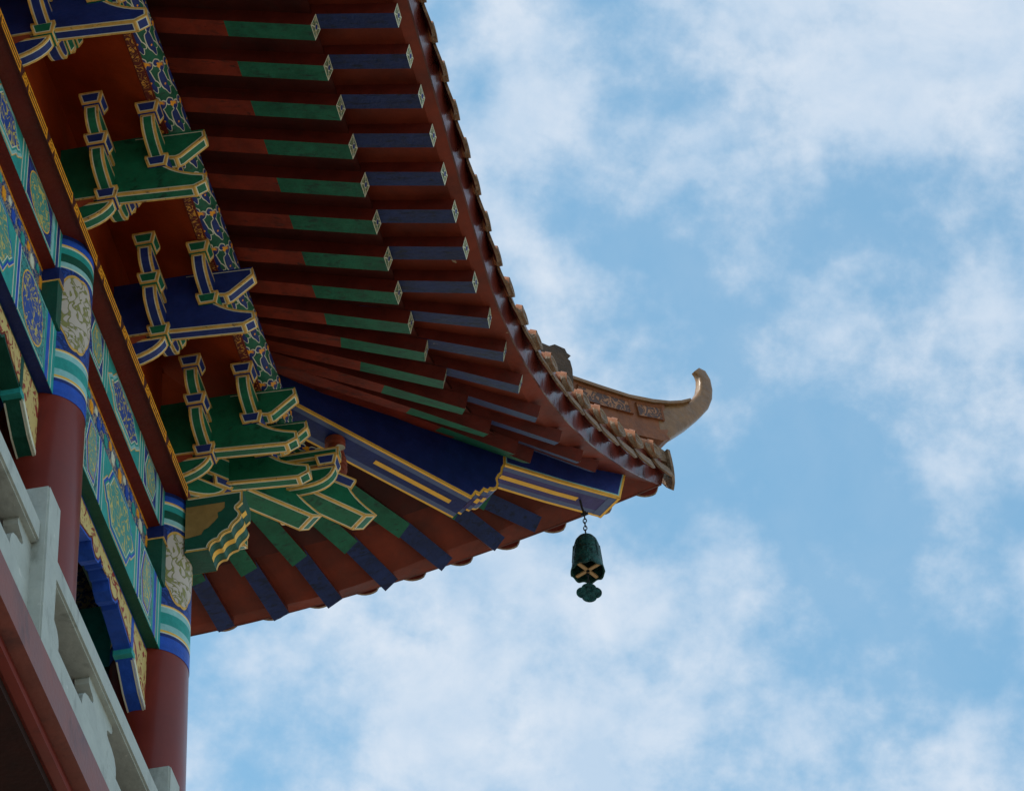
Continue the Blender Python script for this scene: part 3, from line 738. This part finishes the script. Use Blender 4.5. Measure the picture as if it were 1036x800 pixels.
# ------------------------------------------------------------------ roof tiles
def eave_top(t): x, z = E(t); return x, z
SL = .40
def tile_row(T, t, parent):
    x, z = E(t)
    c = min(1, max(0, (t+1.2)/3.6)); slope = .40+.22*c; dxo = .075+.035*c; dzo = .255+.055*c
    # barrel
    inner = max(t+.02, -1.5) if t > 0 else -1.5
    bm = bmesh.new(); R = .076; seg = 14
    y0 = t
    L = x+dxo-inner
    if L > .15:
        nseg = max(1, int(L/.36)); rings = []
        xo = x+dxo
        for i in range(nseg+1):
            for (dxx, rr) in (((0, R+.006), (.05, R+.006), (.051, R-.004), (.355, R-.006)) if i < nseg else ((0, R),)):
                xx = max(inner, xo-i*.36-dxx); zz = z+dzo+slope*(xo-xx)*.97
                rings.append([bm.verts.new(T(xx, y0+rr*math.cos(2*math.pi*k/seg), zz+rr*math.sin(2*math.pi*k/seg))) for k in range(seg)])
        for a, b in zip(rings, rings[1:]):
            for k in range(seg): bm.faces.new((a[k], a[(k+1) % seg], b[(k+1) % seg], b[k]))
        bm.faces.new(rings[-1])
        fixn(bm); o = link('barrel_tile_row', bm, ['tile'], parent, True)
    # round end disc, tilted and turned with the eave
    bm = bmesh.new(); Rd = .080
    tn = (E(t+.02)[0]-E(t-.02)[0])/.04*1.2+.18*c
    prof = [(0, .0), (Rd*.5, .004), (Rd*.55, .010), (Rd*.72, .010), (Rd*.78, .002), (Rd*.9, .002), (Rd, .008), (Rd, -.03), (0, -.03)]
    rings = []
    for r_, q in prof:
        rings.append([bm.verts.new(T(x+dxo+q+tn*r_*math.cos(2*math.pi*k/24)-.10*(r_*math.sin(2*math.pi*k/24)), y0+r_*math.cos(2*math.pi*k/24), z+dzo+r_*math.sin(2*math.pi*k/24))) for k in range(24)])
    for a, b in zip(rings, rings[1:]):
        for k in range(24): bm.faces.new((a[k], a[(k+1) % 24], b[(k+1) % 24], b[k]))
    fixn(bm); link('round_tile_end', bm, ['tend'], parent, True)
def drip(T, t, parent):
    x, z = E(t); w = .145; tn = (E(t+.02)[0]-E(t-.02)[0])/.04*1.1+.16*min(1, max(0, (t+1.2)/3.6)); tz = (E(t+.02)[1]-E(t-.02)[1])/.04*.35
    cc_ = min(1, max(0, (t+1.2)/3.6)); hk = 1-.28*cc_; w = .148-.018*cc_; lean = .20+.18*cc_
    half = [(w, .27), (w*.99, .22), (w*.94, .17), (w*.84, .125), (w*.70, .09), (w*.50, .074), (w*.25, .064)]
    leaf = [(-b, c) for b, c in half]+[(0, .060)]+half[::-1]
    bm = bmesh.new()
    def P(b, c, o=0):
        sag = .035*(1-(b/w)**2)
        return T(x+.055+(.27-c)*lean+.012*(1-(b/w)**2)+o+tn*b, t+b, z+c+tz*b-(sag if c > .24 else 0))
    leaf = [(b, .072+(c-.060)*hk) for b, c in leaf]
    F = [bm.verts.new(P(b, c, 0)) for b, c in leaf]; Bk = [bm.verts.new(P(b, c, -.022)) for b, c in leaf]
    ff = bm.faces.new(F); bm.faces.new(Bk[::-1]).material_index = 1
    n = len(leaf)
    for k in range(n): bm.faces.new((F[k], Bk[k], Bk[(k+1) % n], F[(k+1) % n]))
    fixn(bm)
    r = bmesh.ops.inset_region(bm, faces=[ff], thickness=.014, depth=-.006, use_even_offset=True, use_boundary=True)
    rows = []
    for xx in (x+.06, x-.3, max(-1.5, t+.02) if t > 0 else -1.5):
        if rows and xx > x-.05: continue
        rows.append([bm.verts.new(T(xx+tn*w*1.1*math.sin(a), t+w*1.1*math.sin(a), z+.265-.07*cc_+(SL+.2*cc_)*(x+.06-xx)*.97-.05*math.cos(a))) for a in [(-1+2*k/6)*1.3 for k in range(7)]])
    for a, b in zip(rows, rows[1:]):
        for k in range(6): bm.faces.new((a[k], a[k+1], b[k+1], b[k])).material_index = 1
    link('drip_tile', bm, ['tend', 'maroon'], parent, False)
for T in (IDT, SWAP):
    t = 3.19
    while t > -7.2:
        tile_row(T, t, PAV); drip(T, t-.2, PAV); t -= .40
    drip(T, 3.39, PAV)
# roof deck below the tiles
for T in (IDT, SWAP):
    bm = bmesh.new(); prev = None
    for j in range(60):
        t = -8+(3.54+8)*j/59; x, z = E(t); inn = max(t, -1.8)
        row = [bm.verts.new(T(x+.02, t, z+.17)), bm.verts.new(T(inn, t, z+.17+SL*(x+.02-inn)))]
        if prev: bm.faces.new((prev[0], prev[1], row[1], row[0]))
        prev = row
    link('roof_deck', bm, ['dark'], PAV)
# corner tile
bm = bmesh.new()
sC = 3.554*2**.5; zC = E(3.554)[1]
lf = [(.10, .36), (.105, .26), (.098, .18), (.075, .11), (.045, .05), (.015, .015)]
lf = [(-b, c) for b, c in lf]+[(0, .0)]+lf[::-1]
def PL(b, c, o): return DIAG(sC+.075+(.36-c)*.16+o-.10*b*b/.01*.3, b, zC+c)
F = [bm.verts.new(PL(b, c, 0)) for b, c in lf]; Bk = [bm.verts.new(PL(b, c, -.03)) for b, c in lf]
bm.faces.new(F); bm.faces.new(Bk[::-1])
for k in range(len(lf)): bm.faces.new((F[k], Bk[k], Bk[(k+1) % len(lf)], F[(k+1) % len(lf)]))
prism(bm, [(sC+.06, zC+.34), (sC+.05, zC+.24), (sC-.2, zC+.20), (sC-.2, zC+.42)], .07, DIAG)
fixn(bm); link('corner_drip_tile', bm, ['tend'], PAV)
# hip ridge and horn
def hip_piece(nm, pts, half, key, parent, inner=None, rel='relief'):
    bm = bmesh.new(); prism(bm, pts, half, DIAG); fixn(bm)
    o = link(nm, bm, [key], parent)
    if inner:
        for q in inner:
            bm = bmesh.new(); prism(bm, q, half+.022, DIAG); fixn(bm)
            fs = [f for f in bm.faces if abs(f.normal.dot(Vector((-r2, r2, 0)))) > .9]
            r = bmesh.ops.inset_region(bm, faces=fs, thickness=.014, depth=-.016, use_boundary=True, use_even_offset=True)
            for f in fs: f.material_index = 1
            for f in fs: f.material_index = 1
            link('carved_panel', bm, [key, rel], o)
    return o
RD = hip_piece('hip_ridge', [(-1.5, 25.75), (2.6, 25.16), (4.0, 25.12), (4.36, 25.16), (4.66, 25.20), (4.92, 25.27), (5.06, 25.32), (5.08, 25.0), (5.04, 24.92), (4.9, 24.86), (4.7, 24.80), (4.35, 24.74), (3.5, 24.55), (-1.5, 24.6)], .085, 'ridge', PAV,
   [[(4.10, 25.09), (4.36, 25.12), (4.655, 25.165), (4.70, 25.02), (4.36, 24.955), (4.10, 24.92)],
    [(4.73, 25.18), (4.95, 25.24), (5.02, 25.26), (5.04, 25.10), (4.95, 25.085), (4.76, 25.03)]])
hip_piece('ridge_moulding', [(3.4, 25.13), (4.0, 25.115), (4.36, 25.155), (4.66, 25.195), (4.93, 25.265), (5.12, 25.345), (5.25, 25.415), (5.36, 25.50), (5.35, 25.52), (5.24, 25.44), (5.11, 25.37), (4.92, 25.30), (4.66, 25.23), (4.36, 25.19), (4.0, 25.15), (3.4, 25.165)], .11, 'horn', RD)
hip_piece('ridge_base', [(3.5, 24.56), (4.35, 24.70), (4.7, 24.76), (5.0, 24.83), (5.07, 24.88), (5.04, 24.92), (4.9, 24.89), (4.7, 24.84), (4.35, 24.775), (3.5, 24.62)], .12, 'ridge', RD)
# the horn: swept tapering curl
def sweep(nm, top, bot, widths, key, parent):
    bm = bmesh.new(); rings = []
    for (a, b, w) in zip(top, bot, widths):
        a, b = Vector(a), Vector(b); ring = []
        c = (a+b)/2; e = (a-b)/2
        for k in range(16):
            th = 2*math.pi*(k+.5)/16; cu = math.copysign(abs(math.cos(th))**.42, math.cos(th)); su = math.copysign(abs(math.sin(th))**.42, math.sin(th))
            q = c+e*cu; ring.append(bm.verts.new(DIAG(q.x, su*w, q.y)))
        rings.append(ring)
    for a, b in zip(rings, rings[1:]):
        for k in range(16): bm.faces.new((a[k], a[(k+1) % 16], b[(k+1) % 16], b[k]))
    bm.faces.new(rings[0]); bm.faces.new(rings[-1][::-1]); fixn(bm)
    sb = bm
    return link(nm, bm, [key], parent, True)
top = [(4.96, 25.30), (5.08, 25.345), (5.18, 25.40), (5.28, 25.46), (5.38, 25.545), (5.46, 25.65), (5.515, 25.76), (5.535, 25.86), (5.535, 25.93), (5.515, 25.965), (5.49, 25.985)]
bot = [(5.00, 24.90), (5.10, 24.95), (5.20, 25.05), (5.36, 25.23), (5.50, 25.41), (5.60, 25.56), (5.655, 25.70), (5.675, 25.83), (5.665, 25.96), (5.62, 26.05), (5.555, 26.065)]
sweep('ridge_horn', top, bot, [.087, .087, .086, .082, .074, .066, .058, .050, .043, .036, .026], 'horn', RD)
hip_piece('upper_ridge', [(-1.5, 26.0), (2.6, 25.36), (3.80, 25.38), (3.86, 25.43), (3.97, 25.43), (3.99, 25.39), (4.03, 25.375), (4.01, 25.345), (3.98, 25.33), (4.02, 25.31), (4.04, 25.22), (4.04, 25.0), (3.3, 24.6), (-1.5, 24.6)], .12, 'dark', PAV)

# ------------------------------------------------------------------ hip beam (old corner beam) and its upper end
def stripes(T, prof, half, defs):
    """stripes just under a bottom edge polyline prof [(s,z)], each def = (b0,b1,mi)"""
def corner_beam(nm, pts, nb, half, cols, scheme):
    """pts: polygon (s,z); the first nb+1 points run along the underside"""
    bm = bmesh.new(); ca, cb, sd = prism(bm, pts, half, DIAG); fixn(bm)
    outline(bm, [[ca], [cb]], .022, .0)if False else outline(bm, [[ca], [cb]], .020, .012, 1, 3, 0)
    for i in range(nb):
        (s0, z0), (s1, z1) = pts[i], pts[i+1]
        d = Vector((s1-s0, z1-z0)).normalized(); nx, nz = d.y, -d.x
        sch = scheme(i)
        for b0, b1, mi, o, c0, c1 in sch:
            A = Vector((s0, z0))+d*c0; B2 = Vector((s1, z1))-d*c1
            q = [DIAG(A.x+nx*o, b0*half, A.y+nz*o), DIAG(B2.x+nx*o, b0*half, B2.y+nz*o), DIAG(B2.x+nx*o, b1*half, B2.y+nz*o), DIAG(A.x+nx*o, b1*half, A.y+nz*o)]
            bm.faces.new([bm.verts.new(p) for p in q]).material_index = mi
    link(nm, bm, cols, PAV)
def sch_lo(i):
    o = .003
    if i == 0:
        return [(-1, -.86, 1, o, 0, 0), (.86, 1, 1, o, 0, 0), (-.86, -.55, 2, o, 0, 0), (.55, .86, 2, o, 0, 0), (-.55, .55, 0, o, 0, 0), (-.15, .15, 4, o*2, 1.45, .12)]
    return [(-1, -.86, 1, o, 0, 0), (.86, 1, 1, o, 0, 0), (-.86, -.5, 2, o, 0, 0), (.5, .86, 2, o, 0, 0), (-.5, .5, 5, o, 0, 0)] + ([(-.2, .2, 4, o*2, 0, 0)] if i % 2 == 0 else [])
LO = [(.6, 23.475), (2.90, 23.175), (2.925, 23.215), (2.945, 23.255), (2.985, 23.25), (3.01, 23.29), (3.03, 23.325), (3.07, 23.325), (3.095, 23.36), (3.13, 23.37), (3.16, 23.40),
      (3.175, 23.45), (3.165, 23.50), (3.185, 23.55), (3.215, 23.59), (3.225, 23.65), (3.25, 23.70), (3.26, 24.0), (.6, 23.95)]
corner_beam('hip_beam', LO, 16, .15, ['navy', 'yel', 'steel', 'blue', 'yel', 'violet'], sch_lo)
def sch_up(i):
    o = .003
    base = [(-1, -.84, 4, o, 0, 0), (.84, 1, 4, o, 0, 0), (-.84, -.52, 2, o, 0, 0), (.52, .84, 2, o, 0, 0), (-.52, .52, 5, o, 0, 0)]
    if i == 0: return base+[(-.16, .16, 4, o*2, .06, -.003)]
    if i == 1: return base+[(-.84, .84, 2, o*2, .50, .02), (-1, 1, 4, o*3, .582, 0), (-.16, .16, 4, o*2, 0, .36)]
    return []
UP = [(3.24, 23.705), (3.85, 23.785), (4.45, 23.885), (4.525, 24.19), (4.60, 24.45), (3.24, 24.20)]
corner_beam('upper_hip_beam', UP, 2, .15, ['blue', 'yel', 'steel', 'sky', 'yel', 'violet'], sch_up)

# ------------------------------------------------------------------ body: inner wall, balcony
bm = bmesh.new()
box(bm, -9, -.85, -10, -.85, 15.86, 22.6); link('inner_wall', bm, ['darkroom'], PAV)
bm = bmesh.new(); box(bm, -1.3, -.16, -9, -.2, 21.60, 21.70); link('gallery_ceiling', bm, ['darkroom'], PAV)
for k in range(10):
    bm = bmesh.new(); lathe(bm, [(0, -.05), (.045, -.04), (.062, 0), (.045, .04), (0, .05)], fr((-.50, -.50, 20.1+k*.135), (1, 0, 0), (0, 1, 0), (0, 0, 1)), 16)
    fixn(bm); link('turned_knob', bm, ['knob'], PAV, True)
bm = bmesh.new(); box(bm, -9, 1.045, -12, 1.045, 15.49, 15.77, 0); box(bm, -9, .95, -12, .95, 15.395, 15.488, 1); box(bm, -9, .88, -12, .88, 15.33, 15.394, 2)
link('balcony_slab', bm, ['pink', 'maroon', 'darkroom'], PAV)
bm = bmesh.new(); box(bm, .90, .962, -12, .962, 15.385, 15.43); link('slab_moulding', bm, ['red'], PAV)
bm = bmesh.new(); box(bm, -9, -.6, -12, -.6, 0, 15.4); link('lower_wall', bm, ['plaster'], PAV)

# ------------------------------------------------------------------ balustrade
BAL = empty('balustrade', (0.95, -4.2, 15.86)); BAL['label'] = 'pale grey balustrade with square posts and cloud shaped balusters along the balcony edge'
BAL['category'] = 'balustrade'
def bl(name, bm, mats): 
    o = link(name, bm, mats, BAL); o.location = -Vector(BAL.location); return o
PY = [.02, -2.87-.0, -5.63, -8.4]
for y in PY[1:]:
    bm = bmesh.new(); fs = box(bm, .80, 1.04, y-.12, y+.12, 15.771, 16.94); 
    bmesh.ops.bevel(bm, geom=[e for e in bm.edges], offset=.012, segments=2, affect='EDGES'); bl('post', bm, ['stone'])
bm = bmesh.new(); box(bm, .80, 1.04, -.10, .14, 15.771, 16.94); bl('post', bm, ['stone'])
for ya, yb in zip(PY[1:], PY):
    a, b = ya+.12, yb-.12
    bm = bmesh.new(); box(bm, .785, 1.0, a, b, 16.495, 16.66); bmesh.ops.bevel(bm, geom=[e for e in bm.edges], offset=.015, segments=2, affect='EDGES'); bl('handrail', bm, ['stone'])
    bm = bmesh.new(); box(bm, .85, .95, a, b, 15.771, 16.19); box(bm, .95, .962, a+.12, b-.12, 15.83, 16.14); bl('panel', bm, ['stone'])
    mid = (a+b)/2
    half = [(.25, 16.495), (.265, 16.47), (.255, 16.44), (.22, 16.42), (.17, 16.405), (.15, 16.385), (.16, 16.36), (.20, 16.345), (.27, 16.335), (.33, 16.31), (.365, 16.27), (.375, 16.23), (.375, 16.191)]
    for c, lo, hi in ((mid, -1, 1), (a, 0, 1), (b, -1, 0)):
        R1 = [(c+q, z) for q, z in half] if hi else [(c, 16.495), (c, 16.191)]
        L1 = [(c-q, z) for q, z in half] if lo else [(c, 16.495), (c, 16.191)]
        pp = R1+L1[::-1]
        bm = bmesh.new(); prism(bm, pp, .045, lambda p, q, r: Vector((q, p, r)), b0=.905); fixn(bm); bl('cloud_baluster', bm, ['stone'])

# ------------------------------------------------------------------ wind bell
BX = 4.165*r2
BELL = empty('wind_bell', (BX, BX, 23.045)); BELL['label'] = 'dark green bronze wind bell with clover shaped plate hanging from the roof corner'
BELL['category'] = 'bell'; BELL.scale = (1.06, 1.06, 1.0)
TB = fr((0, 0, 0), (1, 0, 0), (0, 1, 0), (0, 0, 1))
bm = bmesh.new()
prof = [(.010, .385), (.04, .38), (.068, .362), (.088, .33), (.101, .28), (.110, .20), (.118, .12), (.126, .05), (.138, .0)]
def lob(a): return 1+.035*abs(math.cos(4*a))
rings = []
seg = 64
for r_, z_ in prof+[(.128, .0), (.118, .05), (.103, .2), (.09, .31), (.02, .335)]:
    ring = []
    for k in range(seg):
        a = 2*math.pi*k/seg; rr = r_*(1+.012*abs(math.cos(4*a))*(1 if z_ < .3 else 0)); zz = z_-(.022*abs(math.cos(4*a))**2 if z_ < .01 else 0)
        ring.append(bm.verts.new((rr*math.cos(a), rr*math.sin(a), zz)))
    rings.append(ring)
for a, b in zip(rings, rings[1:]):
    for k in range(seg): bm.faces.new((a[k], a[(k+1) % seg], b[(k+1) % seg], b[k]))
for k in range(8):
    a = 2*math.pi*k/8+.2; ca, sa = math.cos(a), math.sin(a)
    for z0, z1, r0, r1 in ((.10, .28, .117, .102),):
        T8 = fr((0, 0, 0), (ca, sa, 0), (-sa, ca, 0), (0, 0, 1))
        v = [bm.verts.new(T8(r, b, z)) for r, z in ((r0, z0), (r1, z1), (r1+.007, z1), (r0+.007, z0)) for b in (-.005, .005)]
        for f in ((0, 1, 3, 2), (2, 3, 5, 4), (4, 5, 7, 6), (6, 7, 1, 0), (0, 2, 4, 6), (1, 7, 5, 3)): bm.faces.new([v[i] for i in f])
fixn(bm); link('bell_body', bm, ['bronze'], BELL, True)
bm = bmesh.new()
for an in (1.05, 1.05+math.pi/2):
    ca, sa = math.cos(an), math.sin(an); box(bm, -.118, .118, -.014, .014, .0+(.004 if an > 1 else 0), .014+(.004 if an > 1 else 0), 0, fr((0, 0, 0), (ca, sa, 0), (-sa, ca, 0), (0, 0, 1)))
link('cross_bar', bm, ['slat'], BELL)
def chain(z0, z1, n, name, r=.0045, w=.016):
    bm = bmesh.new(); L = (z1-z0)/n
    for k in range(n):
        c = z0+L*(k+.5); h = L*.62; ax = (Vector((1, 0, 0)), Vector((0, 1, 0)))[k % 2]; pts = []
        for j in range(13):
            a = 2*math.pi*j/12; pts.append(ax*(w*math.cos(a))+Vector((0, 0, c+h*math.sin(a))))
        tube(bm, pts, r, 6, cap=False)
    return link(name, bm, ['iron'], BELL)
chain(.375, .665, 7, 'hanging_chain', .005, .014)
chain(-.15, .0, 3, 'clapper_chain', .004, .010)
bm = bmesh.new(); tube(bm, [(0, 0, .64), (-.015, -.01, .70), (-.025, -.02, .78)], .009, 8); tube(bm, [(-.03, 0, .64), (.03, 0, .64)], .012, 8); link('hook', bm, ['iron'], BELL)
bm = bmesh.new(); qp = []
for k in range(48):
    a = 2*math.pi*k/48; rr = .082+.020*abs(math.cos(2*a))**.8
    qp.append((rr*math.cos(a), -.235+rr*math.sin(a)))
prism(bm, qp, .004, fr((0, 0, 0), (.97, .24, 0), (-.24, .97, 0), (0, 0, 1))); fixn(bm); link('clover_plate', bm, ['bronze'], BELL)
